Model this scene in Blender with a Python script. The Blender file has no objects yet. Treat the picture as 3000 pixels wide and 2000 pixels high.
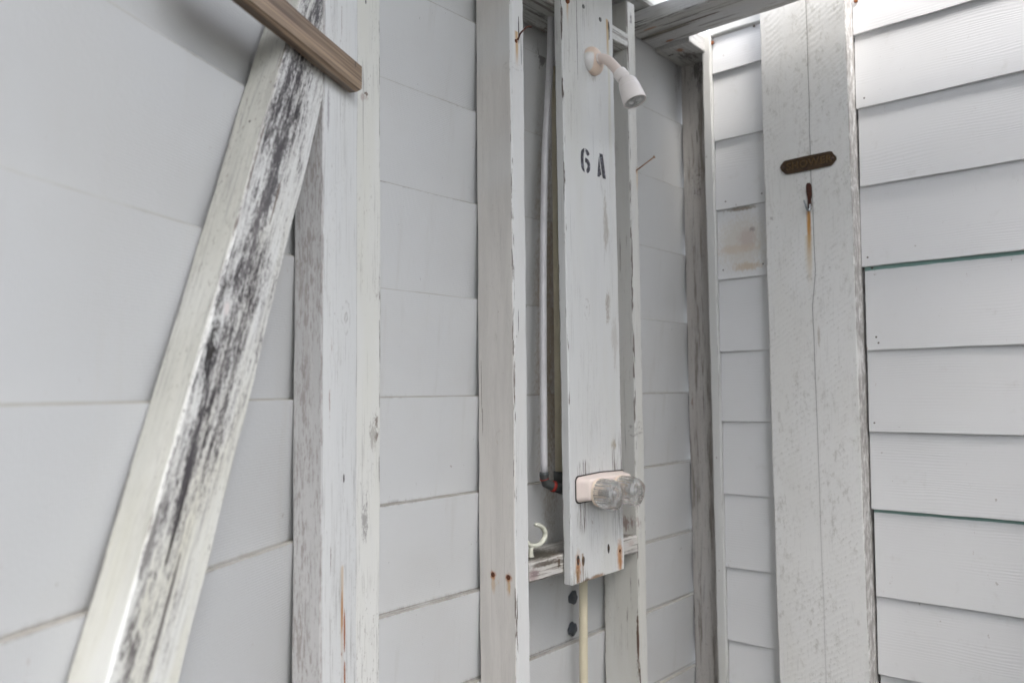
import bpy, bmesh, math, random
from mathutils import Vector, Matrix, noise as mnoise
random.seed(7)
S = bpy.context.scene
COL = S.collection
# ------------------------------------------------------------------ camera
# unseen pieces added to shade the stall (roof over the far end, partitions to the right and behind), sun and sky
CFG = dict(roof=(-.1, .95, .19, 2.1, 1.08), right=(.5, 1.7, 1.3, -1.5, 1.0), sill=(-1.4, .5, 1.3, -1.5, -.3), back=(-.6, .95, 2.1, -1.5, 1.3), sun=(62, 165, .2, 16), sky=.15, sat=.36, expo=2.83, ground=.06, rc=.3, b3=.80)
CAMH = 1.5                      # eye height above the ground
F = 2350.0                      # focal length in pixels of a 3000 px wide frame
UPC = Vector((-383, 37000, -F)).normalized()          # the vertical, in camera axes
FW = Vector((0, 0, -1)); YC = (FW - UPC*FW.dot(UPC)).normalized(); XC = YC.cross(UPC)
R = Matrix((XC, YC, UPC))       # camera axes -> world axes
cam = bpy.data.objects.new("camera", bpy.data.cameras.new("camera")); COL.objects.link(cam)
cam.matrix_world = Matrix.Translation((0, 0, CAMH)) @ R.to_4x4()
cam.data.sensor_width = 36; cam.data.lens = 36*F/3000
cam.data.clip_start = .02; cam.data.clip_end = 500
cam.data.dof.use_dof = True; cam.data.dof.focus_distance = 1.25; cam.data.dof.aperture_fstop = 4.2
S.camera = cam
# ------------------------------------------------------------------ light
SUN_EL, SUN_AZ = CFG['sun'][:2]
wd = bpy.data.worlds.new("World"); S.world = wd; wd.use_nodes = True
nt = wd.node_tree; nt.nodes.clear()
sky = nt.nodes.new('ShaderNodeTexSky'); sky.sky_type = 'NISHITA'; sky.sun_disc = False
sky.sun_elevation = math.radians(SUN_EL); sky.sun_rotation = math.radians(SUN_AZ)
sky.dust_density = 4; sky.air_density = 1.0
hs = nt.nodes.new('ShaderNodeHueSaturation'); hs.inputs['Saturation'].default_value = CFG['sat']
bg = nt.nodes.new('ShaderNodeBackground'); bg.inputs[1].default_value = CFG['sky']
wo = nt.nodes.new('ShaderNodeOutputWorld')
nt.links.new(sky.outputs[0], hs.inputs['Color']); nt.links.new(hs.outputs[0], bg.inputs[0]); nt.links.new(bg.outputs[0], wo.inputs[0])
sl = bpy.data.lights.new("sun", 'SUN'); sl.energy = CFG['sun'][2]; sl.angle = math.radians(CFG['sun'][3]); sl.color = (1, .97, .93)
so = bpy.data.objects.new("sun", sl); COL.objects.link(so)
e, a = math.radians(SUN_EL), math.radians(SUN_AZ)
sd = Vector((math.cos(e)*math.sin(a), math.cos(e)*math.cos(a), math.sin(e)))   # towards the sun
so.rotation_euler = sd.to_track_quat('Z', 'Y').to_euler(); so.location = sd*5
S.view_settings.view_transform = 'Standard'; S.view_settings.look = 'None'
S.view_settings.gamma = 1; S.view_settings.exposure = CFG['expo']
S.render.engine = 'CYCLES'
try:
    S.cycles.max_bounces = 10; S.cycles.diffuse_bounces = 6; S.cycles.transmission_bounces = 10; S.cycles.glossy_bounces = 5
except Exception: pass
# ------------------------------------------------------------------ survey: three wall planes of the stall
def ray(x, y): return R @ Vector((x-1500, 1000-y, -F))
class Wall:
    """d along the wall, n towards the room, c signed distance; heights h are measured from eye level"""
    def __init__(s, az, c, side):
        a = math.radians(az); s.d = Vector((math.sin(a), math.cos(a), 0)); s.n = Vector((s.d.y, -s.d.x, 0))*side; s.c = c
    def at(s, x, y, w=0.0):
        r = ray(x, y); p = r*((s.c+w)/r.dot(s.n)); return p.dot(s.d), p.z
    def pt(s, u, h, w=0.0):
        p = s.d*u + s.n*(s.c+w); p.z = h+CAMH; return p
    def px(s, x, y, w=0.0):
        u, h = s.at(x, y, w); return s.pt(u, h, w)
W1 = Wall(41.0227, -.95354, 1)      # shower wall
W2 = Wall(-48.9773, -1.70452, -1)   # clapboard wall
W3 = Wall(15.1712, -.49091, 1)      # near left wall
UP = Vector((0, 0, 1))
# ------------------------------------------------------------------ scene graph helpers
WM = {}
def mat_axes(x, y, z, loc):
    m = Matrix((x, y, z)).transposed().to_4x4(); m.translation = loc; return m
def place(o, M, parent=None):
    WM[o.name] = M
    if parent is not None:
        o.parent = parent; o.matrix_parent_inverse = WM[parent.name].inverted()
    o.matrix_basis = M
def tag(o, label=None, cat=None, group=None, kind=None):
    if label: o['label'] = label
    if cat: o['category'] = cat
    if group: o['group'] = group
    if kind: o['kind'] = kind
    return o
def empty(name, loc, label, cat, group=None):
    o = bpy.data.objects.new(name, None); COL.objects.link(o); o.empty_display_size = .05
    place(o, Matrix.Translation(loc)); return tag(o, label, cat, group)
def link(name, bm, M, mat, parent=None, smooth=False, label=None):
    me = bpy.data.meshes.new(name); bmesh.ops.recalc_face_normals(bm, faces=bm.faces); bm.to_mesh(me); bm.free()
    o = bpy.data.objects.new(name, me); COL.objects.link(o); me.materials.append(mat)
    if smooth:
        for p in me.polygons: p.use_smooth = True
    place(o, M, parent)
    if label: o['label'] = label
    return o
# ------------------------------------------------------------------ node helpers
class N:
    def __init__(s, name):
        s.m = bpy.data.materials.new(name); s.m.use_nodes = True; s.t = s.m.node_tree; s.t.nodes.clear()
        s.out = s.t.nodes.new('ShaderNodeOutputMaterial'); s.b = s.t.nodes.new('ShaderNodeBsdfPrincipled')
        s.t.links.new(s.b.outputs[0], s.out.inputs[0])
        s.obj = s.t.nodes.new('ShaderNodeTexCoord').outputs['Object']
        s.xyz = None
    def L(s, a, b):
        if isinstance(a, (int, float)): b.default_value = a
        elif isinstance(a, (tuple, list, Vector)):
            b.default_value = tuple(a) + ((1,) if len(b.default_value) == 4 and len(a) == 3 else ())
        else: s.t.links.new(a, b)
    def math(s, op, a, b=0.0, c=None, clamp=False):
        n = s.t.nodes.new('ShaderNodeMath'); n.operation = op; n.use_clamp = clamp
        s.L(a, n.inputs[0]); s.L(b, n.inputs[1])
        if c is not None: s.L(c, n.inputs[2])
        return n.outputs[0]
    def vm(s, op, a, b=(0, 0, 0), out=0):
        n = s.t.nodes.new('ShaderNodeVectorMath'); n.operation = op; s.L(a, n.inputs[0]); s.L(b, n.inputs[1]); return n.outputs[out]
    def sep(s):
        if s.xyz is None:
            n = s.t.nodes.new('ShaderNodeSeparateXYZ'); s.L(s.obj, n.inputs[0]); s.xyz = n.outputs
        return s.xyz
    def noise(s, scale, detail=4, rough=.55, seed=0., dist=0., vec=None):
        v = s.vm('MULTIPLY', vec or s.obj, scale if isinstance(scale, tuple) else (scale,)*3)
        v = s.vm('ADD', v, (seed*7.3, seed*3.1, seed*5.7))
        n = s.t.nodes.new('ShaderNodeTexNoise'); n.inputs['Scale'].default_value = 1
        n.inputs['Detail'].default_value = detail; n.inputs['Roughness'].default_value = rough; n.inputs['Distortion'].default_value = dist
        s.L(v, n.inputs['Vector']); return n.outputs[0]
    def ramp(s, v, lo, hi, a=0., b=1.):
        n = s.t.nodes.new('ShaderNodeMapRange'); n.interpolation_type = 'SMOOTHSTEP'
        s.L(v, n.inputs[0]); n.inputs[1].default_value = lo; n.inputs[2].default_value = hi; n.inputs[3].default_value = a; n.inputs[4].default_value = b
        return n.outputs[0]
    def mix(s, f, a, b):
        n = s.t.nodes.new('ShaderNodeMix'); n.data_type = 'RGBA'; s.L(f, n.inputs[0]); s.L(a, n.inputs[6]); s.L(b, n.inputs[7]); return n.outputs[2]
    def bump(s, h, strength, dist=.001):
        n = s.t.nodes.new('ShaderNodeBump'); n.inputs['Strength'].default_value = strength; n.inputs['Distance'].default_value = dist
        s.L(h, n.inputs['Height']); s.t.links.new(n.outputs[0], s.b.inputs['Normal'])
    def fin(s, col, rough=.5):
        s.L(col, s.b.inputs['Base Color']); s.L(rough, s.b.inputs['Roughness']); return s.m
def spots(n, col, M, lst):
    """local marks: (world point, (rx,ry,rz), colour, strength[, kind]); every mark is broken up by the grain"""
    inv = M.inverted(); cache = {}
    def nz(key, *a):
        if key not in cache: cache[key] = n.noise(*a)
        return cache[key]
    for i, sp in enumerate(lst):
        p = inv @ sp[0]; r = sp[1]; kind = sp[4] if len(sp) > 4 else ('soft' if sp[2][0] > 1.45*sp[2][2] else 'blot')
        v = n.vm('SUBTRACT', n.obj, tuple(p)); v = n.vm('MULTIPLY', v, tuple(1/q for q in r))
        ln = n.vm('LENGTH', v, out=1)
        if kind == 'drip':      # sharp at the top, fading downwards
            sx = n.t.nodes.new('ShaderNodeSeparateXYZ'); n.L(v, sx.inputs[0])
            a = n.math('ADD', n.math('ABSOLUTE', sx.outputs[0]), n.math('MULTIPLY', n.math('SUBTRACT', nz('d', (350, 350, 18), 3), .5), 1.6))
            m = n.math('MULTIPLY', n.ramp(a, .2, 1.0, 1, 0), n.ramp(sx.outputs[2], -1, .2, 0, 1))
            m = n.math('MULTIPLY', m, n.ramp(sx.outputs[2], .95, 1.02, 1, 0))
            m = n.math('MULTIPLY', m, n.ramp(n.math('ABSOLUTE', sx.outputs[1]), .9, 1.1, 1, 0))
        elif kind == 'line':    # crisp slit
            m = n.ramp(n.math('ADD', ln, n.math('MULTIPLY', n.math('SUBTRACT', nz('l', 120, 2), .5), .5)), .75, .95, 1, 0)
        elif kind == 'knot':
            ll = n.math('ADD', ln, n.math('MULTIPLY', nz('k1', 55, 4, .7), .9))
            sn = n.math('SINE', n.math('MULTIPLY', ll, 13.0))
            m = n.math('MULTIPLY', n.math('MULTIPLY', n.ramp(sn, .1, 1.), n.ramp(nz('k2', 120, 3), .42, .6)), n.ramp(ll, .7, 1.5, 1, 0))
        elif kind == 'streaks': # field of fine vertical splits
            m = n.math('MULTIPLY', n.ramp(nz('s', (760, 760, 13), 2), .54, .62), n.ramp(ln, .55, 1.0, 1, 0))
        elif kind == 'soft':
            m = n.ramp(n.math('ADD', ln, n.math('MULTIPLY', n.math('SUBTRACT', nz('b', (220, 220, 120), 4, .65), .5), 1.2)), .3, 1.0, 1, 0)
        else:                   # speckled
            D = n.ramp(ln, .0, 1.1, .34, -.22)
            m = n.ramp(n.math('ADD', n.math('MULTIPLY', n.math('ADD', nz('f', (520, 520, 150), 6, .8), nz('g', (110, 110, 22), 4, .7)), 1.25), D), 1.36, 1.52)
        col = n.mix(n.math('MULTIPLY', m, sp[3]), col, sp[2])
    return col
BLACK = (.022, .018, .016); BROWN = (.10, .06, .035); RUST = (.30, .10, .028); OCHRE = (.50, .30, .10); GREY = (.24, .225, .21)
def paint(name, M, hx, hy, base=(.74, .735, .71), warm=.35, grime=.35, gpatch=(.45, .7), cracks=.2, chips=.4, mould=None, bump=.5, marks=(), seed=0, weather=0.0, grey=(.26, .25, .24), rough=.55, wtone=(.62, .60, .50), side=None, sideg=.25):
    n = N(name); X = n.sep(); sd = seed; base, wtone = tuple(q*w_ for q, w_ in zip(base, (.82, .824, .816))), tuple(q*.82 for q in wtone)
    if side: side = tuple(q*.82 for q in side)
    big = n.noise((14, 14, 2.2), 4, .6, sd)
    col = n.mix(n.math('MULTIPLY', n.ramp(big, .40, .72), warm), base, wtone)
    big2 = n.noise((25, 25, 5), 3, .6, sd+11)
    col = n.mix(n.math('MULTIPLY', n.ramp(big2, .45, .75), .22), col, (.55, .56, .57))
    if side: col = n.mix(n.math('MULTIPLY', n.ramp(n.math('ABSOLUTE', X[0]), hx*.93, hx*.985), .85), col, n.mix(n.ramp(n.noise((40, 40, 4), 5, .6, sd+17), .35, .7), side, tuple(q*.86 for q in side)))  # side faces
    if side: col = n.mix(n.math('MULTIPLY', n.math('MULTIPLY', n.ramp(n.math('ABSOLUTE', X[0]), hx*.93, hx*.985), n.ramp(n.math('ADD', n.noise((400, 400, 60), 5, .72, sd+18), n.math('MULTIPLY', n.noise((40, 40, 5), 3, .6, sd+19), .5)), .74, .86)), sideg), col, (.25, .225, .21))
    # grime held by the grain
    patch = n.ramp(n.noise((16, 16, 4.5), 5, .65, sd+2), *gpatch)
    st = n.noise((330, 330, 14), 5, .65, sd+3)
    g = n.math('MULTIPLY', n.ramp(st, .50, .70), patch)
    col = n.mix(n.math('MULTIPLY', g, grime), col, grey)
    sp = n.noise((420, 420, 130), 3, .6, sd+4)
    g2 = n.math('MULTIPLY', n.ramp(sp, .60, .70), patch)
    col = n.mix(n.math('MULTIPLY', g2, grime*.9), col, (.20, .17, .15))
    h = n.math('MULTIPLY', n.noise((260, 260, 9), 5, .6, sd+5), .6)
    if weather:                # worn to bare grey wood in long feathers
        wn = n.noise((70, 70, 5), 7, .72, sd+6)
        wm = n.ramp(wn, .66-.22*weather, .74-.2*weather)
        col = n.mix(n.math('MULTIPLY', wm, .85), col, n.mix(n.noise((300, 300, 8), 4, .6, sd+7), (.07, .06, .05), (.36, .32, .28)))
        h = n.math('SUBTRACT', h, n.math('MULTIPLY', wm, .5))
    if mould:                  # (x0, half width, strength, zlo, zhi)
        x0, wx, ms = mould[:3]
        dx = n.math('DIVIDE', n.math('ABSOLUTE', n.math('SUBTRACT', X[0], x0)), wx)
        big_ = n.noise((26, 26, 6.5), 4, .6, sd+9); gr_ = n.noise((170, 170, 20), 6, .78, sd+8); fi_ = n.noise((560, 560, 170), 5, .8, sd+10)
        D = n.math('ADD', n.math('MULTIPLY', n.math('SUBTRACT', big_, .5), 1.5), n.math('MULTIPLY', n.math('SUBTRACT', 1.0, dx), .20))
        D = n.math('ADD', n.math('MINIMUM', D, .26), n.ramp(X[2], -.35, .15, -.14, .08))
        f = n.math('ADD', n.math('ADD', n.math('MULTIPLY', n.math('SUBTRACT', gr_, .5), 1.25), n.math('ADD', n.math('MULTIPLY', n.math('SUBTRACT', fi_, .5), 1.0), .5)), n.math('MULTIPLY', D, .50))
        face = n.ramp(n.math('ABSOLUTE', X[1]), hy*.86, hy*.97)
        col = n.mix(n.math('MULTIPLY', n.math('MULTIPLY', n.ramp(f, .44, .62), face), ms*.5), col, (.30, .285, .28))
        col = n.mix(n.math('MULTIPLY', n.math('MULTIPLY', n.ramp(f, .57, .70), face), ms*.85), col, (.085, .078, .08))
        col = n.mix(n.math('MULTIPLY', n.math('MULTIPLY', n.ramp(f, .68, .80), face), ms), col, (.025, .022, .025))
    # drying cracks
    ck = n.noise((240, 240, 2.6), 3, .5, sd+12); cm = n.ramp(n.noise((12, 12, 3.5), 4, .6, sd+13), .50, .62)
    c1 = n.math('MULTIPLY', n.ramp(ck, .655, .675), cm)
    col = n.mix(n.math('MULTIPLY', c1, cracks), col, (.05, .035, .028))
    h = n.math('SUBTRACT', h, n.math('MULTIPLY', c1, cracks))
    # paint broken along the arrises
    ex = n.math('SUBTRACT', hx, n.math('ABSOLUTE', X[0])); ey = n.math('SUBTRACT', hy, n.math('ABSOLUTE', X[1]))
    ed = n.math('MAXIMUM', ex, ey)
    cn = n.noise((300, 300, 22), 4, .6, sd+14); cn2 = n.noise((60, 60, 3.5), 3, .6, sd+15)
    cf = n.math('MULTIPLY', n.ramp(n.math('ADD', cn, n.math('MULTIPLY', n.math('SUBTRACT', cn2, .5), .6)), .57, .60), n.ramp(ed, .0022, .0040, 1, 0))
    col = n.mix(n.math('MULTIPLY', cf, chips), col, (.075, .05, .038))
    h = n.math('SUBTRACT', h, n.math('MULTIPLY', cf, .6))
    col = spots(n, col, M, marks)
    n.bump(h, bump, .0012)
    return n.fin(col, rough)
def plain(name, col, rough=.4, metal=0, spec=None, nz=0.0, nscale=60, col2=None, bump=0):
    n = N(name); c = col
    if nz: c = n.mix(n.math('MULTIPLY', n.ramp(n.noise(nscale, 5, .6), .35, .7), nz), col, col2 or tuple(q*.5 for q in col))
    if bump: n.bump(n.noise(nscale*4, 4), bump, .0006)
    n.b.inputs['Metallic'].default_value = metal
    return n.fin(c, rough)
# ------------------------------------------------------------------ timber
def plank_M(A, B, xdir):
    z = (B-A).normalized(); x = (xdir - z*xdir.dot(z)).normalized(); y = z.cross(x); return mat_axes(x, y, z, (A+B)/2)
def plank_bm(L, wx, wy, ch=.0022, jit=.0006, seed=0, step=.03, cut0=None, cut1=None, twist=0.):
    bm = bmesh.new(); hx, hy = wx/2, wy/2; n = max(2, int(L/step)); rings = []
    base = [(-1, -1, 0, 1), (-1, -1, 1, 0), (1, -1, 1, 0), (1, -1, 0, 1), (1, 1, 0, 1), (1, 1, 1, 0), (-1, 1, 1, 0), (-1, 1, 0, 1)]
    for i in range(n+1):
        z = -L/2+L*i/n; ring = []
        for k, (sx, sy, ax, ay) in enumerate(base):
            nv = mnoise.noise_vector(Vector((seed*9.1+sx*3.3, sy*2.7, z*9)))*jit*1.6
            c = ch*(1+.5*mnoise.noise(Vector((sx*5.1+seed, sy*4.4, z*30))))
            wob = mnoise.noise_vector(Vector((seed*5.3, 1.7, z*1.6)))*jit*2
            ring.append(bm.verts.new((sx*(hx-(c if ax else 0))+nv.x+wob.x, sy*(hy-(c if ay else 0))+nv.y+wob.y, z)))
        rings.append(ring)
    for a, b in zip(rings, rings[1:]):
        for k in range(8): bm.faces.new((a[k], a[(k+1) % 8], b[(k+1) % 8], b[k]))
    bm.faces.new(rings[0][::-1]); bm.faces.new(rings[-1])
    for cut in (cut0, cut1):
        if cut:
            r = bmesh.ops.bisect_plane(bm, geom=bm.verts[:]+bm.edges[:]+bm.faces[:], plane_co=cut[0], plane_no=cut[1], clear_outer=True)
            ed = [e for e in r['geom_cut'] if isinstance(e, bmesh.types.BMEdge)]
            bmesh.ops.holes_fill(bm, edges=ed)
    return bm
def plank(name, A, B, xdir, wx, wy, parent=None, marks=(), seed=0, ch=.0022, jit=.0006, label=None, cut0=None, cut1=None, mat=None, matname=None, **kw):
    M = plank_M(A, B, xdir)
    m = mat or paint(matname or ('painted ' + name), M, wx/2, wy/2, marks=marks, seed=seed, **kw)
    iv = M.inverted()
    def lc(c): return (iv @ c[0], (iv.to_3x3() @ c[1]).normalized()) if c else None
    return link(name, plank_bm((B-A).length, wx, wy, ch, jit, seed, cut0=lc(cut0), cut1=lc(cut1)), M, m, parent, label=label)
def stud(name, W, u0, u1, w0, w1, h0, h1, parent=None, lean=0., **kw):
    uc, wc = (u0+u1)/2, (w0+w1)/2
    return plank(name, W.pt(uc-lean/2, h0, wc), W.pt(uc+lean/2, h1, wc), W.d, u1-u0, w1-w0, parent, **kw)
def mk(W, x, y, w, r, col, st, kind='blot'): return (W.px(x, y, w), r, col, st, kind)
# ------------------------------------------------------------------ generic shapes
def frame(W): return (W.d, UP.cross(W.d), UP)
def tube_bm(pts, rad, seg=14, caps=True):
    bm = bmesh.new(); pts = [Vector(p) for p in pts]; rings = []
    t0 = (pts[1]-pts[0]).normalized(); nrm = t0.orthogonal().normalized()
    for i, p in enumerate(pts):
        t = ((pts[min(i+1, len(pts)-1)]-pts[max(i-1, 0)])).normalized()
        nrm = (nrm - t*nrm.dot(t)).normalized(); b = t.cross(nrm)
        r = rad[i] if isinstance(rad, (list, tuple)) else rad
        rings.append([bm.verts.new(p + (nrm*math.cos(2*math.pi*k/seg)+b*math.sin(2*math.pi*k/seg))*r) for k in range(seg)])
    for a, c in zip(rings, rings[1:]):
        for k in range(seg): bm.faces.new((a[k], a[(k+1) % seg], c[(k+1) % seg], c[k]))
    if caps: bm.faces.new(rings[0][::-1]); bm.faces.new(rings[-1])
    return bm
def spline(pts, n=8):
    pts = [Vector(p) for p in pts]; P = [pts[0]*2-pts[1]]+pts+[pts[-1]*2-pts[-2]]; out = []
    for i in range(1, len(P)-2):
        for k in range(n):
            t = k/n; a, b, c, d = P[i-1], P[i], P[i+1], P[i+2]
            out.append(.5*((2*b)+(c-a)*t+(2*a-5*b+4*c-d)*t*t+(3*b-a-3*c+d)*t**3))
    out.append(pts[-1]); return out
def tube(name, pts, rad, mat, parent=None, seg=14, label=None):
    c = sum((Vector(p) for p in pts), Vector())/len(pts)
    return link(name, tube_bm([Vector(p)-c for p in pts], rad, seg), Matrix.Translation(c), mat, parent, smooth=True, label=label)
def lathe_bm(prof, seg=40, rfun=None):
    """prof: list of (radius, z)"""
    bm = bmesh.new(); rings = []
    for j, (r, z) in enumerate(prof):
        if r < 1e-6: rings.append([bm.verts.new((0, 0, z))])
        else: rings.append([bm.verts.new((r*(rfun(2*math.pi*k/seg, j) if rfun else 1)*math.cos(2*math.pi*k/seg), r*(rfun(2*math.pi*k/seg, j) if rfun else 1)*math.sin(2*math.pi*k/seg), z)) for k in range(seg)])
    for a, b in zip(rings, rings[1:]):
        for k in range(seg):
            q = (k+1) % seg
            if len(a) == 1 and len(b) > 1: bm.faces.new((a[0], b[q], b[k]))
            elif len(b) == 1 and len(a) > 1: bm.faces.new((a[k], a[q], b[0]))
            elif len(a) > 1: bm.faces.new((a[k], a[q], b[q], b[k]))
    return bm
def axisM(loc, z, xh=UP):
    z = z.normalized(); x = (xh - z*xh.dot(z)).normalized(); y = z.cross(x); return mat_axes(x, y, z, loc)
def disc(name, W, x, y, w, r, th, mat, parent=None, dome=.5, seg=14, label=None):
    prof = [(r*.98, -.001), (r, th*.4), (r*.82, th*.9), (r*.4, th), (0, th*(1+dome*.3))]
    return link(name, lathe_bm(prof, seg), axisM(W.px(x, y, w), W.n), mat, parent, smooth=True, label=label)
# ------------------------------------------------------------------ ground
n = N('sandy concrete'); g = n.noise(3, 6, .6); g2 = n.noise(60, 4)
n.bump(g2, .4, .002)
MG = n.fin(n.mix(n.ramp(g, .35, .7), tuple(q*CFG['ground'] for q in (.85, .8, .72)), tuple(q*CFG['ground'] for q in (1.1, 1.05, .97))), .85)
bm = bmesh.new(); bmesh.ops.create_grid(bm, x_segments=8, y_segments=8, size=60)
tag(link('ground', bm, Matrix.Translation((0, 0, 0)), MG), kind='structure')
# ------------------------------------------------------------------ siding
def siding(name, W, laps, u0, u1, M, inner=True, steps=40, seed=0, ujit=0., top=None, thick=.010, tilt=.015):
    """lapped boards; inner = seen from the stud side (upper edge proud), else the weather side (lower lip proud)"""
    bm = bmesh.new(); iv = M.inverted()
    for k, (hb, ht) in enumerate(zip(laps[1:], laps[:-1])):       # laps run downwards
        E = ht-hb; sl = tilt/E
        if inner: prof = [(0, ht), (-thick, ht), (-thick-tilt-sl*.02, hb-.02), (-tilt-sl*.02, hb-.02)]
        else:
            t2 = min(ht+.02, top if top else 1e9)
            prof = [(0, hb), (-.0055, hb), (-.0055-sl*(t2-hb), t2), (-sl*(t2-hb), t2)]
            prof = [(0, hb+.0012), (-.0012, hb)]+prof[1:]
        if inner: prof = [(-.0004, ht), (-thick, ht)]+prof[2:]+[(-.0000, ht-.0006)]
        a = u0+random.uniform(-ujit, ujit); rings = []
        for i in range(steps+1):
            u = a+(u1-a)*i/steps; ring = []
            for j, (w, h) in enumerate(prof):
                q = mnoise.noise(Vector((u*14, k*3.3+seed, 0)))*.0009+mnoise.noise(Vector((u*70, k*1.3+seed, 5)))*.0004
                ww = mnoise.noise(Vector((u*3.2, k*2.3+seed, 9)))*.0012
                edge = (inner and h > hb+.01) or (not inner and h < ht-.01)
                ring.append(bm.verts.new(iv @ W.pt(u, h+(q if edge else 0), w+ww)))
            rings.append(ring)
        m = len(prof)
        for p, q in zip(rings, rings[1:]):
            for j in range(m): bm.faces.new((p[j], p[(j+1) % m], q[(j+1) % m], q[j]))
        bm.faces.new(rings[0][::-1]); bm.faces.new(rings[-1])
    return bm
def siding_in_mat(name, W, M, laps, marks=(), seed=0, dirt=.5, b=1.0):
    n = N(name); X = n.sep()
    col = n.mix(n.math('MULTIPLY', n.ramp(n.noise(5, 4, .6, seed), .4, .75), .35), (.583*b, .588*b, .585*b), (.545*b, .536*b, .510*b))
    # fibre-cement back: fine woven press marks
    wx = n.math('SINE', n.math('MULTIPLY', X[0], 2300)); wz = n.math('SINE', n.math('MULTIPLY', X[2], 2100))
    nz = n.noise((240, 240, 240), 3, .6, seed+1); msk = n.ramp(n.noise(9, 3, .6, seed+2), .35, .65)
    wv = n.math('MULTIPLY', n.math('ADD', n.math('MULTIPLY', wx, .5), n.math('MULTIPLY', wz, .7)), msk)
    col = n.mix(n.math('MULTIPLY', n.ramp(wv, -.4, 1.0), .07), col, (.45, .45, .45))
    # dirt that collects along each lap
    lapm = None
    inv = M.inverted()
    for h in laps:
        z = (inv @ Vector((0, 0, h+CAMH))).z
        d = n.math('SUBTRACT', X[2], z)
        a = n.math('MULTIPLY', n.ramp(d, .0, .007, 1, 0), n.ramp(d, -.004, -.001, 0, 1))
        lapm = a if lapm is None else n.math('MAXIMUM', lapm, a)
    edm = None  # thin dark line: shade of the gap painted along each beige edge
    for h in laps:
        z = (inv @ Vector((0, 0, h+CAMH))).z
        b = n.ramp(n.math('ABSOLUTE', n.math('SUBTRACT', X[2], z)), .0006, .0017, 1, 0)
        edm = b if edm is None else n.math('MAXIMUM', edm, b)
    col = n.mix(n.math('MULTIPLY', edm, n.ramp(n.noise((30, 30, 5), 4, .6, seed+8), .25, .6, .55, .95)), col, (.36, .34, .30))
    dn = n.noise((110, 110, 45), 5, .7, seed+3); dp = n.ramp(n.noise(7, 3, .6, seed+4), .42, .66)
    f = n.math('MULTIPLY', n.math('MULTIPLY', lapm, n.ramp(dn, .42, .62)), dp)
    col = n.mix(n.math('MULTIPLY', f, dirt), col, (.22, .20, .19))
    # scattered specks and runs
    s = n.ramp(n.noise((90, 90, 60), 2, .5, seed+5), .76, .79)
    col = n.mix(n.math('MULTIPLY', s, .5), col, (.25, .2, .17))
    rn = n.math('MULTIPLY', n.ramp(n.noise((40, 40, 2.2), 4, .6, seed+6), .56, .75), .22)
    col = n.mix(rn, col, (.42, .40, .36))
    col = spots(n, col, M, marks)
    n.bump(n.math('ADD', n.math('MULTIPLY', wv, .35), nz), .35, .0009)
    return n.fin(col, .62)
LAPI = [.842, .654, .494, .329, .1625, -.005, -.169, -.334, -.483, -.648, -.812, -.976, -1.14, -1.305, -1.47]
LAP3 = [1.31, 1.147, .983, .818]+LAPI[1:]
# ================================================================== shower wall (W1)
w1 = empty('shower_wall', W1.pt(1.25, -1.5), 'white stud wall with lapped siding behind the shower, meeting the clapboard wall in the corner', 'wall')
M1 = mat_axes(*frame(W1), W1.pt(1.25, 0))
sp1 = [(W1.pt(1.205, .12, 0), (.040, .05, .50), (.33, .27, .20), .85, 'soft'), (W1.pt(1.23, .15, 0), (.030, .05, .45), (.22, .17, .12), .6, 'soft'), mk(W1, 1590, 165, 0, (.03, .03, .05), (.16, .15, .14), .8), mk(W1, 2020, 150, 0, (.05, .05, .07), (.14, .12, .11), .9),
       mk(W1, 1990, 230, 0, (.03, .03, .12), (.25, .23, .21), .55),
       mk(W1, 1977, 684, 0, (.0025, .0025, .004), BLACK, 1, 'line'), mk(W1, 1130, 330, 0, (.003, .01, .006), BLACK, .7)]
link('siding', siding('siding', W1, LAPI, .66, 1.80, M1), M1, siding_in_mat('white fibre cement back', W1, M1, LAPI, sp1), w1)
H0 = -1.5
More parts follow.
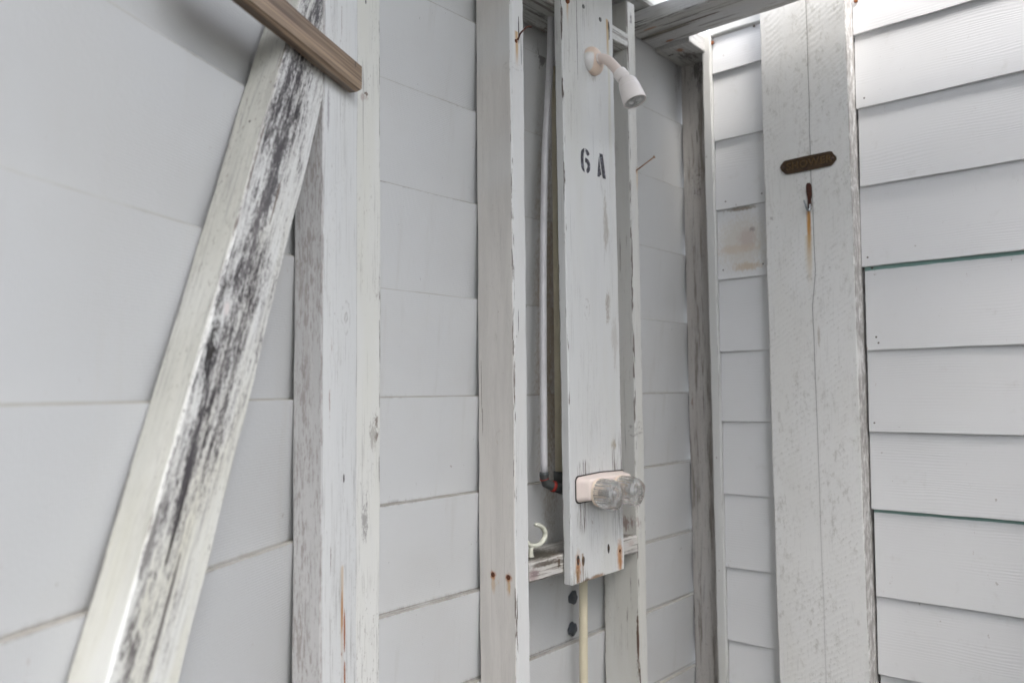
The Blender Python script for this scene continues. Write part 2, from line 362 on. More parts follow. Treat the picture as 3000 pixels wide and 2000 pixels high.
# stud beside the tubing
def sidept(x, y, uu=1.0035):
    r_ = ray(x, y); p = r_*(uu/r_.dot(W1.d)); p.z += CAMH; return p
s1m = [(sidept(1445, 1684), (.01, .009, .010), (.40, .14, .04), .9, 'soft'), (sidept(1490, 1692), (.01, .009, .010), (.40, .14, .04), .9, 'soft'), (sidept(1446, 1712), (.01, .006, .018), OCHRE, .45, 'soft'), (sidept(1491, 1720), (.01, .006, .018), OCHRE, .45, 'soft'), mk(W1, 1445, 1682, .045, (.0035, .02, .006), (.20, .06, .02), .95), mk(W1, 1490, 1690, .07, (.004, .02, .006), (.20, .06, .02), .95),
       mk(W1, 1446, 1712, .045, (.03, .006, .020), OCHRE, .5), mk(W1, 1491, 1720, .07, (.03, .006, .02), OCHRE, .5),
       mk(W1, 1512, 124, .084, (.006, .008, .009), (.16, .05, .02), 1), mk(W1, 1513, 150, .084, (.006, .02, .035), OCHRE, .8, 'drip'),
       mk(W1, 1519, 90, .084, (.0016, .02, .030), BLACK, 1, 'line'), mk(W1, 1526, 150, .084, (.0010, .02, .030), BLACK, .9, 'line'),
       mk(W1, 1512, 985, .084, (.003, .006, .008), BROWN, .9), mk(W1, 1512, 1870, .084, (.0016, .006, .02), BROWN, 1, 'line'),
       mk(W1, 1518, 940, .084, (.0010, .006, .024), BLACK, .8, 'line'), mk(W1, 1508, 1120, .084, (.0009, .006, .045), BROWN, .8, 'line'),
       mk(W1, 1419, 1130, .01, (.02, .0008, .06), BROWN, .8, 'line'), mk(W1, 1421, 1230, .012, (.02, .0009, .03), BROWN, .8, 'line'),
       mk(W1, 1460, 1280, .05, (.02, .012, .02), (.40, .30, .24), .5, 'knot'), mk(W1, 1505, 560, .08, (.02, .006, .006), GREY, .8, 'knot'),
       mk(W1, 1440, 990, .04, (.02, .014, .02), (.42, .40, .36), .4), mk(W1, 1500, 200, .075, (.03, .02, .012), (.3, .28, .27), .5, 'knot')]
s1 = stud('stud', W1, 1.0035, 1.0385, .0005, .084, H0, 1.25, w1, marks=s1m, seed=1, side=(.79, .75, .70), sideg=.07, base=(.80, .80, .795), warm=.3, wtone=(.70, .655, .59), grime=.28, cracks=.15, chips=.85, bump=.35, ch=.003)
# stud on the far side of the numbered board
s2m = [mk(W1, 1866, 505, .084, (.008, .008, .010), (.30, .14, .05), .9), mk(W1, 1868, 530, .084, (.005, .02, .03), OCHRE, .5, 'drip'),
       mk(W1, 1853, 700, .06, (.02, .0012, .12), BLACK, .85, 'line'), mk(W1, 1858, 1080, .065, (.02, .0014, .09), (.06, .05, .045), .9, 'line'),
       mk(W1, 1848, 1000, .05, (.02, .0009, .10), (.08, .07, .06), .9, 'line'), mk(W1, 1843, 560, .05, (.02, .0012, .09), BLACK, .8, 'line'),
       mk(W1, 1862, 1260, .075, (.03, .016, .025), (.12, .10, .09), .8, 'knot'), mk(W1, 1874, 1250, .084, (.012, .01, .02), (.2, .17, .15), .7, 'knot'),
       mk(W1, 1873, 1860, .084, (.0028, .01, .07), BROWN, 1, 'line'), mk(W1, 1870, 1960, .08, (.006, .01, .05), BROWN, .9),
       mk(W1, 1869, 1440, .08, (.004, .004, .05), BLACK, .9, 'line'), mk(W1, 1850, 60, .084, (.010, .02, .025), (.06, .05, .05), .8),
       mk(W1, 1840, 1530, .06, (.03, .05, .03), (.25, .17, .15), .8), mk(W1, 1836, 60, .05, (.03, .006, .10), (.05, .045, .045), .7)]
s2 = stud('stud', W1, 1.372, 1.403, .0005, .0835, H0, .804, w1, marks=s2m, seed=2, base=(.75, .74, .71), warm=.4, grime=.5, cracks=.6, chips=.9, weather=.25, bump=.6)
# stud in the corner
s3m = [mk(W1, 2043, 515, .04, (.05, .022, .030), (.16, .14, .13), 1, 'knot'), mk(W1, 2035, 560, .04, (.05, .03, .05), (.14, .12, .12), .8), mk(W1, 2040, 200, .05, (.06, .05, .10), (.10, .09, .085), .9),
       mk(W1, 2060, 1670, .06, (.05, .02, .03), (.13, .10, .08), .8, 'knot'), mk(W1, 2072, 1690, .07, (.05, .02, .025), (.16, .12, .09), .8),
       mk(W1, 2042, 400, .04, (.05, .0012, .02), BLACK, 1, 'line'), mk(W1, 2046, 1180, .04, (.05, .0012, .06), (.07, .05, .05), .8, 'line'),
       mk(W1, 2028, 1180, .01, (.05, .006, .05), (.15, .08, .05), .7), mk(W1, 2050, 1400, .05, (.05, .03, .10), (.36, .30, .29), .6)]
s3 = stud('stud', W1, 1.743, 1.781, .0005, .083, H0, .797, w1, marks=s3m, seed=3, base=(.56, .53, .505), warm=.5, wtone=(.45, .40, .37), grime=.75, gpatch=(.35, .55), cracks=.6, chips=.6, weather=.6, bump=.8,
          label='greyish weathered stud in the corner with a dark knot')
# cross pieces between the studs
bu = plank('blocking', W1.pt(1.0395, .7175, .042), W1.pt(1.3715, .7175, .042), UP, .031, .083, w1, seed=4, weather=.75, grime=.9, gpatch=(.3, .5), cracks=.8, chips=.9, bump=.9, label='upper cross piece, streaked grey and peeling',
           marks=[mk(W1, 1850, 130, .084, (.03, .03, .02), (.09, .10, .08), .8), mk(W1, 1610, 70, .02, (.05, .05, .03), BROWN, .8), mk(W1, 1590, 40, .04, (.02, .02, .05), (.07, .06, .05), .7)])
bl = plank('blocking', W1.pt(1.0395, -.2995, .042), W1.pt(1.3715, -.2995, .042), UP, .035, .083, w1, seed=5, weather=.8, base=(.70, .67, .64), grime=.8, cracks=.5, chips=1, bump=.9, ch=.004, jit=.0012, label='lower cross piece with flaking paint and a mossy top',
           marks=[(W1.pt(1.09, -.282, .045), (.004, .06, .09), (.075, .065, .045), 1, 'soft'), (W1.pt(1.34, -.282, .045), (.004, .06, .06), (.12, .10, .08), .9, 'soft'), mk(W1, 1600, 1650, .084, (.007, .03, .05), (.10, .08, .06), .9, 'soft'), mk(W1, 1565, 1685, .084, (.014, .02, .018), (.36, .27, .26), .8, 'soft'), mk(W1, 1620, 1630, .07, (.012, .03, .03), (.15, .09, .05), .9),
                  mk(W1, 1640, 1650, .084, (.02, .02, .008), BROWN, .9), mk(W1, 1570, 1680, .084, (.012, .01, .02), (.24, .18, .18), .8), mk(W1, 1850, 1590, .084, (.01, .01, .02), (.45, .36, .33), .5)])
plank('top_plate', W1.pt(1.6235, .817, .044), W1.pt(1.80, .817, .044), UP, .038, .088, w1, seed=6, weather=.3, base=(.60, .59, .58), grime=.9, gpatch=(.3, .5), cracks=.6, chips=.6, bump=.9, label='stained plate over the corner stud',
      marks=[(W1.pt(1.69, .797, .05), (.03, .05, .05), (.12, .10, .09), .9), (W1.pt(1.66, .797, .02), (.02, .02, .012), BLACK, .9), (W1.pt(1.65, .797, .05), (.02, .012, .016), RUST, .8)])
for (x, y, w) in ((1445, 1682, 0), (1490, 1690, 0)):   # rusty screws in the side of the first stud
    uu = 1.0035; r_ = ray(x, y); p = r_*(uu/r_.dot(W1.d)); p.z += CAMH
    link('screw', lathe_bm([(.0040, -.001), (.0042, .0008), (.003, .0018), (0, .0022)], 12), axisM(p, -W1.d), plain('rusty screw', (.16, .055, .025), .8, .3, nz=.8, nscale=300, col2=(.03, .015, .01), bump=.6), s1, True)
# ================================================================== near left wall (W3)
w3 = empty('left_wall', W3.pt(.5, -1.5), 'white lapped siding wall at the near left, framed by a broad post', 'wall')
M3 = mat_axes(*frame(W3), W3.pt(.4, 0))
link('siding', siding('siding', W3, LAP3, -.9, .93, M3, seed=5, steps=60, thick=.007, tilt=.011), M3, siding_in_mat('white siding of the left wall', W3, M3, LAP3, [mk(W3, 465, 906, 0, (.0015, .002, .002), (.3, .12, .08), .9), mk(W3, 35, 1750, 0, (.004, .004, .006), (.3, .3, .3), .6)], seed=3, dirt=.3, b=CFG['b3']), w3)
pm = [mk(W3, 1013, 930, .038, (.016, .01, .030), (.35, .34, .33), .8, 'knot'), mk(W3, 1007, 1400, .038, (.0022, .01, .006), BLACK, 1, 'line'),
      mk(W3, 965, 1200, .038, (.0028, .01, .045), (.30, .22, .19), .9), mk(W3, 972, 1015, .038, (.0026, .01, .022), (.30, .22, .19), .9), mk(W3, 968, 1640, .038, (.0022, .01, .03), (.2, .16, .15), .9),
      mk(W3, 1001, 1790, .038, (.0026, .01, .030), RUST, 1, 'line'), mk(W3, 1001, 1830, .038, (.005, .01, .07), OCHRE, .5, 'drip'), mk(W3, 1008, 1850, .038, (.0024, .01, .03), RUST, 1, 'line'), mk(W3, 1000, 1915, .038, (.003, .01, .012), (.2, .06, .02), 1), mk(W3, 1008, 1975, .038, (.0024, .01, .02), RUST, 1, 'line'),
      mk(W3, 1000, 60, .038, (.0022, .01, .05), (.22, .16, .14), .8), mk(W3, 960, 330, .038, (.006, .01, .05), (.3, .29, .3), .8), mk(W3, 890, 1050, .019, (.03, .012, .12), (.36, .34, .33), .5)]
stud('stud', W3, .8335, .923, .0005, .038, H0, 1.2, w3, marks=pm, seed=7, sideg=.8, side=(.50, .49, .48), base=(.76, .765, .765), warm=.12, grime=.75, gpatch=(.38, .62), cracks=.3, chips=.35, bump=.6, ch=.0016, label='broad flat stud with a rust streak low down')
# second stud of the pair, on the shower wall side
pm2 = [mk(W1, 1100, 1235, .089, (.009, .02, .024), (.10, .06, .04), 1), mk(W1, 1103, 1275, .089, (.006, .02, .014), (.09, .05, .035), 1), mk(W1, 1095, 1260, .089, (.016, .02, .05), (.30, .28, .25), .7), mk(W1, 1063, 285, .089, (.012, .02, .012), (.35, .28, .25), .7), mk(W1, 1071, 275, .089, (.008, .01, .004), BROWN, .8),
       mk(W1, 1072, 5, .089, (.003, .01, .008), BLACK, .9), mk(W1, 1070, 1520, .089, (.010, .02, .07), (.25, .24, .23), .8)]
stud('stud', W1, .655, .7165, .002, .089, H0, 1.2, w1, marks=pm2, seed=8, base=(.74, .735, .71), warm=.6, wtone=(.70, .69, .60), grime=.7, gpatch=(.42, .62), cracks=.4, chips=.7, ch=.002, label='yellowish stud beside the broad flat stud, with a split knot')
# ================================================================== diagonal brace
A = W3.pt(.4225, -.42, .0192); slope = Vector((.245, .372+.068+.09)); 
p1 = W3.pt(.5650, -.2150, .0192)  # mid line of the brace
def on3(u, h): return W3.pt(u, h, .0193)
lo = Vector((.5545, -.2150)); hi = Vector((.7800, .3290)); dr = (hi-lo).normalized()
A = on3(*(lo-dr*.35)); B = on3(*(hi+dr*.30))
xd = (W3.d*dr.y - UP*dr.x)
MB_ = plank_M(A, B, xd)
def bp(x, y): return W3.px(x, y, .038)
bmk = [(bp(606, 1050), (.016, .004, .10), (.022, .02, .022), 1), (bp(635, 960), (.010, .004, .07), BLACK, .9), (bp(650, 860), (.009, .004, .05), BLACK, .95), (bp(865, 330), (.013, .004, .03), (.02, .018, .02), 1), (bp(838, 230), (.012, .004, .06), (.05, .045, .05), .9), (bp(790, 560), (.024, .004, .12), (.07, .065, .07), .85), (bp(740, 700), (.024, .004, .10), (.10, .09, .095), .8),
       (bp(930, 40), (.016, .004, .05), (.06, .055, .06), 1), (bp(820, 440), (.022, .004, .10), (.06, .055, .06), .9), (bp(520, 1520), (.0026, .004, .05), BLACK, .95, 'line'), (bp(545, 1420), (.012, .004, .08), (.05, .045, .05), .9), (bp(500, 1330), (.012, .004, .06), (.06, .05, .05), .9), (bp(480, 1800), (.0026, .004, .06), (.06, .05, .05), .8, 'line'), (bp(806, 590), (.0014, .004, .035), BROWN, .9, 'line'),
       (bp(570, 1290), (.0026, .004, .07), (.05, .045, .05), .9, 'line'), (bp(390, 1890), (.022, .004, .05), (.10, .09, .09), .9), (bp(440, 1600), (.014, .004, .09), (.12, .11, .11), .8), (bp(662, 905), (.006, .004, .010), (.62, .56, .54), .9, 'soft'), (W3.px(738, 364, .02), (.02, .0014, .002), BLACK, .9, 'line')]
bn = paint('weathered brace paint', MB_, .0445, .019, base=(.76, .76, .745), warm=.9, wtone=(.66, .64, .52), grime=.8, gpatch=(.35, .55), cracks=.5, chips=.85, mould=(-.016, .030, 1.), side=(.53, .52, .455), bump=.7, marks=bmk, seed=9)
tb = empty('diagonal_brace', A, 'diagonal timber brace, cream on its edge and black with mould on its face', 'wooden brace')
iv = MB_.inverted()
cutp = (iv @ W3.pt(.8320, 0, 0), (iv.to_3x3() @ W3.d).normalized())
link('brace', plank_bm((B-A).length, .087, .038, .0022, .0009, 9, cut0=cutp), MB_, bn, tb)
# ================================================================== brown handrail
t = empty('handrail', W3.pt(.70, .376, .047), 'short brown wooden rail with a trimmed end, crossing the mouldy brace at the top left', 'handrail')
ue = W3.at(1059, 205, .0545)[0]; hb = .3760
Mr = plank_M(W3.pt(.585, hb+.018, .0468), W3.pt(ue, hb+.030*0+.018, .0468), UP)
n = N('brown stained wood'); X = n.sep()
gr = n.noise((260, 200, 3.5), 6, .65, 2); lg = n.noise((95, 70, 1.2), 4, .6, 5, dist=.4)
c = n.mix(n.ramp(lg, .36, .62), (.085, .05, .028), (.36, .26, .17)); c = n.mix(n.math('MULTIPLY', n.ramp(gr, .46, .62), .75), c, (.085, .048, .026))
c = spots(n, c, Mr, [(W3.px(1042, 188, .0555), (.006, .01, .0012), BLACK, 1, 'line')])
n.bump(gr, .25, .0006); MR = n.fin(c, .42)
L = (ue-.585); bm = plank_bm(L, .038, .0165, .0035, .0003, 3, step=.05, cut0=(Vector((-.012, 0, L/2)), Vector((-1, 0, .9)).normalized()))
rl = link('rail', bm, Mr, MR, t)
# ================================================================== clapboard wall (W2)
w2 = empty('clapboard_wall', W2.pt(.4, -1.5), 'white painted clapboard wall with wood grain on the right, thin teal lines showing under two laps', 'wall')
M2 = mat_axes(*frame(W2), W2.pt(.5, 0))
LAPL = [.831, .741, .580, .417, .254, .088, -.071, -.235, -.398, -.560, -.722, -.885, -1.05, -1.21, -1.37, -1.49]
LAPR = [.960, .900, .737, .579, .415, .249, .0775, -.087, -.2415, -.413, -.565, -.73, -.895, -1.06, -1.22, -1.38, -1.49]
def siding_out_mat(name, M, marks, teal=(), seed=0):
    n = N(name); X = n.sep()
    col = n.mix(n.math('MULTIPLY', n.ramp(n.noise(4, 4, .6, seed), .4, .7), .3), (.745, .750, .758), (.69, .69, .68))
    v = n.vm('ADD', n.obj, n.vm('MULTIPLY', n.vm('SUBTRACT', n.t.nodes.new('ShaderNodeTexNoise').outputs[1], (.5, .5, .5)), (0, 0, 0)))
    warp = n.noise((3.0, 3, 14), 3, .5, seed+1)
    z2 = n.math('ADD', n.math('MULTIPLY', X[2], 1150), n.math('MULTIPLY', warp, 34))
    gr = n.math('SINE', z2); amp = n.ramp(n.noise((5, 5, 22), 3, .5, seed+2), .40, .66)
    fine = n.noise((18, 18, 420), 4, .6, seed+3)
    h = n.math('ADD', n.math('MULTIPLY', gr, n.math('MULTIPLY', amp, .5)), n.math('MULTIPLY', fine, .9))
    col = n.mix(n.math('MULTIPLY', n.math('MULTIPLY', n.ramp(gr, .2, 1.), amp), .05), col, (.5, .5, .51))
    col = n.mix(n.math('MULTIPLY', n.ramp(n.noise((30, 30, 25), 5, .7, seed+4), .58, .78), .25), col, (.50, .48, .44))
    sp = n.ramp(n.noise((70, 70, 60), 2, .5, seed+5), .77, .80); col = n.mix(n.math('MULTIPLY', sp, .5), col, (.3, .26, .22))
    inv = M.inverted()
    for (h_, wd_) in teal:
        z = (inv @ Vector((0, 0, h_+CAMH))).z; d = n.math('SUBTRACT', X[2], z)
        ed = n.math('MULTIPLY', n.noise((22, 22, 5), 4, .6, 3), .004)
        a = n.ramp(n.math('ADD', d, ed), -wd_+.0008, -wd_+.0014, 0, 1); b = n.ramp(d, .0008, .001, 1, 0)
        recess = n.ramp(X[1], -.0030, -.0038, 0, 1)
        col = n.mix(n.math('MULTIPLY', n.math('MULTIPLY', a, b), recess), col, (.20, .34, .30))
    col = spots(n, col, M, marks)
    n.bump(h, .17, .0009)
    return n.fin(col, .5)
bare = [mk(W2, 2175, 712, -.004, (.085, .03, .088), (.58, .53, .44), .55, 'soft'), mk(W2, 2172, 612, -.006, (.05, .02, .006), (.30, .25, .20), .9, 'soft'), mk(W2, 2190, 700, -.004, (.030, .02, .036), (.56, .47, .43), .7, 'soft'), mk(W2, 2205, 672, -.004, (.012, .02, .012), (.30, .25, .24), .7),
        mk(W2, 2190, 780, -.002, (.05, .02, .012), (.58, .47, .35), .75, 'soft'), mk(W2, 2160, 730, -.003, (.07, .02, .014), (.62, .53, .44), .65, 'soft')]
link('siding', siding('siding', W2, LAPL, .717, .8495, M2, inner=False, steps=16, seed=2, ujit=.0005, top=.829, tilt=.0068), M2, siding_out_mat('white clapboard paint', M2, bare, seed=1), w2, label='narrow strip of clapboard between the corner and the wide post')
link('siding', siding('siding', W2, LAPR, .5275, -.75, M2, inner=False, steps=60, seed=4, ujit=.0022, tilt=.0068), M2, siding_out_mat('white clapboard paint with teal undercoat', M2, [mk(W2, 2555, 785, -.006, (.006, .02, .003), (.07, .03, .02), 1), mk(W2, 2590, 1499, -.007, (.004, .02, .003), (.09, .05, .03), 1), mk(W2, 2540, 1020, 0, (.004, .02, .003), (.4, .22, .12), .9)], teal=((.249, .0066), (-.2415, .0052)), seed=2), w2, label='broad field of clapboard to the right of the wide post')
# unseen backing added so that no daylight leaks through the laps
MS = plain('dark backing', (.05, .05, .05), .9)
for (W, u0, u1, w_, nm) in ((W2, -.75, .872, -.030, 'light_stop'),):
    c = (u0+u1)/2; bm = bmesh.new(); bmesh.ops.create_cube(bm, size=1); bmesh.ops.scale(bm, vec=(abs(u1-u0), .012, 2.32), verts=bm.verts)
    link(nm, bm, mat_axes(*frame(W), W.pt(c, -.341, w_)), MS, w2)
stud('corner_trim', W2, .8505, .8735, -.055, .0045, H0, .842, w2, seed=10, base=(.76, .76, .75), warm=.3, grime=.25, cracks=.05, chips=.25, bump=.25, ch=.003, jit=.0004,
     marks=[mk(W2, 2100, 1340, .004, (.003, .01, .004), (.2, .14, .12), .8), mk(W2, 2107, 1670, .004, (.003, .01, .004), (.2, .14, .12), .8), mk(W2, 2070, 460, .004, (.003, .01, .003), (.25, .2, .18), .6)])
plank('top_trim', W2.pt(.8495, .853, -.010), W2.pt(.717, .853, -.010), UP, .042, .026, w2, seed=11, base=(.78, .78, .77), warm=.2, grime=.15, cracks=.05, chips=.3, bump=.25)
MN = plain('dark nail head', (.05, .04, .035), .7, nz=.6, nscale=300, col2=(.16, .08, .04)); MNR = plain('rusted nail head', (.33, .11, .03), .85, nz=.8, nscale=400, col2=(.10, .03, .015))
for x, y in ((2532, 288), (2542, 754), (2567, 987), (2574, 1004), (2562, 1238), (2126, 591), (2232, 567), (2236, 773), (2119, 791)):
    disc('nail', W2, x, y, -.0012, .0019, .0012, MN, w2, seg=10)
disc('nail', W2, 2507, 3, -.001, .0045, .0015, MNR, w2, seg=12); disc('nail', W2, 2086, 126, -.001, .0050, .0015, MNR, w2, seg=12); disc('nail', W2, 2209, 77, -.001, .0028, .0015, MN, w2, seg=10)
# ================================================================== wide post with sign
tp = empty('wide_post', W2.pt(.62, -1.5, 0), 'wide rough sawn white post with a long split, carrying the brass sign', 'wooden post')
pmk = [mk(W2, 2370, 690, .041, (.0055, .02, .060), (.50, .24, .04), .95, 'drip'), mk(W2, 2372, 660, .041, (.0045, .02, .03), (.40, .19, .04), .7, 'drip'), mk(W2, 2371, 770, .041, (.010, .02, .06), (.50, .36, .16), .45, 'drip'),
       mk(W2, 2398, 985, .041, (.006, .02, .035), (.40, .36, .30), .6), mk(W2, 2260, 640, .041, (.01, .02, .01), GREY, .5)]
def crackpts():
    return [(2361, 0), (2365, 100), (2367, 200), (2371, 300), (2371, 380), (2374, 450), (2376, 520), (2381, 600), (2384, 700), (2389, 800), (2380, 900), (2385, 1000), (2389, 1120), (2394, 1240), (2398, 1340), (2402, 1440), (2404, 1530), (2408, 1640), (2414, 1760), (2416, 1860)]
cp = crackpts()
Mp = plank_M(W2.pt(.623, H0, -.010), W2.pt(.623, 1.05, -.010), W2.d)
# saw marks + split done in the shader of this post
def post_mat():
    n = N('rough sawn white post'); X = n.sep(); ivp = Mp.inverted()
    base = n.mix(n.math('MULTIPLY', n.ramp(n.noise((10, 10, 3), 4, .6, 21), .4, .7), .4), (.77, .77, .755), (.70, .69, .65))
    # slanting circular saw marks
    sl_ = n.math('ADD', n.math('MULTIPLY', X[2], 520), n.math('ADD', n.math('MULTIPLY', X[0], 330), n.math('MULTIPLY', n.noise((14, 14, 9), 3, .5, 22), 14)))
    saw = n.math('SINE', sl_); samp = n.ramp(n.noise((14, 14, 7), 4, .6, 23), .38, .62)
    pit = n.noise((230, 230, 120), 4, .65, 24)
    d1_ = n.math('MULTIPLY', n.math('MULTIPLY', n.ramp(saw, .1, .9), samp), n.ramp(pit, .50, .66))
    col = n.mix(n.math('MULTIPLY', d1_, .42), base, (.33, .315, .285))
    bl_ = n.math('MULTIPLY', n.ramp(n.noise((95, 95, 50), 6, .75, 25), .51, .68), n.ramp(n.noise((13, 13, 7), 3, .6, 26), .38, .60))
    col = n.mix(n.math('MULTIPLY', bl_, .5), col, (.36, .345, .30))
    grn = n.noise((260, 260, 16), 4, .6, 27)
    col = n.mix(n.math('MULTIPLY', n.ramp(grn, .56, .72), .22), col, (.40, .39, .37))
    # long drying split that wanders down the face
    pts = [(ivp @ W2.px(x, y, .04)) for x, y in cp]
    cu = n.t.nodes.new('ShaderNodeFloatCurve'); z0, z1 = pts[-1].z-.7, pts[0].z+.3
    zr = n.math('DIVIDE', n.math('SUBTRACT', X[2], z0), z1-z0); n.L(zr, cu.inputs[1])
    cv = cu.mapping.curves[0]
    arr = [((pts[-1].z-.7-z0)/(z1-z0), .5+pts[-1].x/.2)]+[((p.z-z0)/(z1-z0), .5+p.x/.2) for p in reversed(pts)]+[(1., .5+pts[0].x/.2)]
    cv.points[0].location = arr[0]; cv.points[1].location = arr[-1]
    for q in arr[1:-1]: cv.points.new(*q)
    for q in cv.points: q.handle_type = 'VECTOR'
    cu.mapping.update()
    cx = n.math('MULTIPLY', n.math('SUBTRACT', cu.outputs[0], .5), .2)
    wob = n.math('MULTIPLY', n.math('SUBTRACT', n.noise((3, 3, 90), 3, .6, 28), .5), .0010)
    dd = n.math('ABSOLUTE', n.math('SUBTRACT', n.math('ADD', X[0], wob), cx))
    wid = n.ramp(X[2], (ivp @ W2.px(2416, 1900, .04)).z, (ivp @ W2.px(2389, 800, .04)).z, .35, 1.)
    fr = n.ramp(X[1], .049, .0493, 0, 1)
    ck = n.math('MULTIPLY', n.math('MULTIPLY', n.ramp(dd, .0004, .0011, 1, 0), wid), fr)
    col = n.mix(n.math('MULTIPLY', n.math('MULTIPLY', n.ramp(dd, .0, .006, 1, 0), fr), .10), col, (.35, .33, .3))
    col = n.mix(n.math('MULTIPLY', ck, .75), col, (.09, .08, .07))
    # worn left arris and mottled darker narrow side
    edl = n.ramp(n.math('SUBTRACT', .0915, X[0]), .0, .006, 1, 0)
    col = n.mix(n.math('MULTIPLY', n.math('MULTIPLY', edl, n.ramp(n.noise((60, 60, 30), 5, .7, 29), .50, .66)), .6), col, (.28, .26, .22))
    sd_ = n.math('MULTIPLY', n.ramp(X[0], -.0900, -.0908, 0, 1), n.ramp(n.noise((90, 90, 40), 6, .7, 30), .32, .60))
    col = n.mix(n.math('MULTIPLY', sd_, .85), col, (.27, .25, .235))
    col = spots(n, col, Mp, pmk)
    h = n.math('ADD', n.math('MULTIPLY', saw, n.math('MULTIPLY', samp, .35)), n.math('ADD', pit, n.math('MULTIPLY', grn, .6)))
    h = n.math('SUBTRACT', h, n.math('MULTIPLY', ck, 2.))
    n.bump(h, .22, .0012)
    return n.fin(col, .62)
link('post', plank_bm(2.55, .183, .100, .0018, .0009, 12), Mp, post_mat(), tp)
# ================================================================== roof beam
HB = .806
beam = empty('roof_beam', W2.pt(.6, HB, .145), 'grey streaked overhead beam running from the corner up to the top right, seen from below', 'wooden beam')
bk = []
for (x, y, rx, rz, c_, s_) in ((1935, 100, .004, .10, BROWN, .9), (1985, 78, .003, .12, (.2, .1, .05), .8), (2030, 62, .0028, .08, BLACK, .7), (2055, 52, .0022, .05, (.1, .06, .05), .9), (1895, 112, .008, .04, BLACK, .9), (1990, 60, .0028, .06, (.07, .06, .06), .8), (1962, 120, .006, .012, RUST, .8), (1905, 85, .005, .02, (.4, .2, .1), .7), (2100, 60, .004, .06, (.12, .11, .11), .6), (1950, 90, .02, .09, (.16, .15, .12), .6)):
    r_ = ray(x, y); p = r_*(HB/r_.z); p.z = HB+CAMH; bk.append((p, (rx, .02, rz), c_, s_, 'line' if rx < .007 else 'soft'))
plank('beam', W2.pt(.9515, HB+.019, .145), W2.pt(-.9, HB+.019, .145), W2.n, .123, .038, beam, marks=bk, seed=13, base=(.62, .615, .62), weather=.55, grime=.7, gpatch=(.4, .6), cracks=.9, chips=.8, bump=.9, ch=.003, jit=.0012)
beam2 = empty('roof_beam', W2.pt(.6, HB, .36), 'dark roof beam resting on top of the stud beyond the numbered board, only its end in view', 'wooden beam', 'roof beams over the stall')
beam['group'] = 'roof beams over the stall'
plank('beam', W2.pt(.945, HB+.0195, .3685), W2.pt(-.9, HB+.0195, .3685), W2.n, .100, .038, beam2, seed=23, base=(.5, .49, .49), weather=.5, grime=.8, gpatch=(.3, .5), cracks=.9, chips=.8, bump=.9, ch=.003, jit=.0012)
cap = empty('cap_board', W1.pt(1.45, .87, -.02), 'peeling white cap board on top of the shower wall, against the bright sky', 'wooden board')
plank('board', W1.pt(.75, .866, .005), W1.pt(1.80, .866, .005), UP, .036, .120, cap, seed=14, weather=.6, grime=.8, cracks=.9, chips=.9, bump=.9, jit=.0016, ch=.004)
# unseen roof added to shade the far end of the stall
MRF = plain('added shade roof boards', (CFG['rc'], CFG['rc']*.97, CFG['rc']*.93), .8, nz=.5, nscale=12, col2=(CFG['rc']*.7,)*3)
def slab(name, W, u0, u1, w0, w1, h0, h1, mat, parent):
    bm = bmesh.new(); bmesh.ops.create_cube(bm, size=1); bmesh.ops.scale(bm, vec=(abs(u1-u0), abs(w1-w0), abs(h1-h0)), verts=bm.verts)
    return link(name, bm, mat_axes(*frame(W), W.pt((u0+u1)/2, (h0+h1)/2, (w0+w1)/2)), mat, parent)
if CFG['roof']:
    r_ = CFG['roof']; rf = empty('roof', W2.pt((r_[0]+r_[1])/2, r_[4], (r_[2]+r_[3])/2), 'roof boarding added out of view to shade the far end of the stall', 'roof')
    slab('boarding', W2, r_[0], r_[1], r_[2], r_[3], r_[4], r_[4]+.03, MRF, rf)
MWH = plain('grey painted partition', (.34, .34, .33), .6, nz=.3, nscale=6, col2=(.28, .28, .27))  # for the unseen partitions added to shade the stall
if CFG['right']:
    r_ = CFG['right']; o = empty('blocker', W1.pt(1, -1.5, r_[2]), 'grey partition facing the shower wall, unseen, added to shade the stall', 'wall'); slab('panel', W1, r_[0], r_[1], r_[2], r_[2]+.04, r_[3], r_[4], MWH, o)
if CFG['sill']:
    r_ = CFG['sill']; o = empty('blocker', W1.pt(0, -1.5, r_[2]), 'low grey partition under the opening to the right of the viewpoint, unseen, added to cut the low light', 'wall'); slab('panel', W1, r_[0], r_[1]-.002, r_[2], r_[2]+.04, r_[3], r_[4], MWH, o)
if CFG['back']:
    r_ = CFG['back']; o = empty('blocker', W2.pt(1, -1.5, r_[2]), 'grey partition behind the viewpoint, unseen, added to block light from the back', 'wall'); slab('panel', W2, r_[0], r_[1], r_[2], r_[2]+.04, r_[3], r_[4], MWH, o)
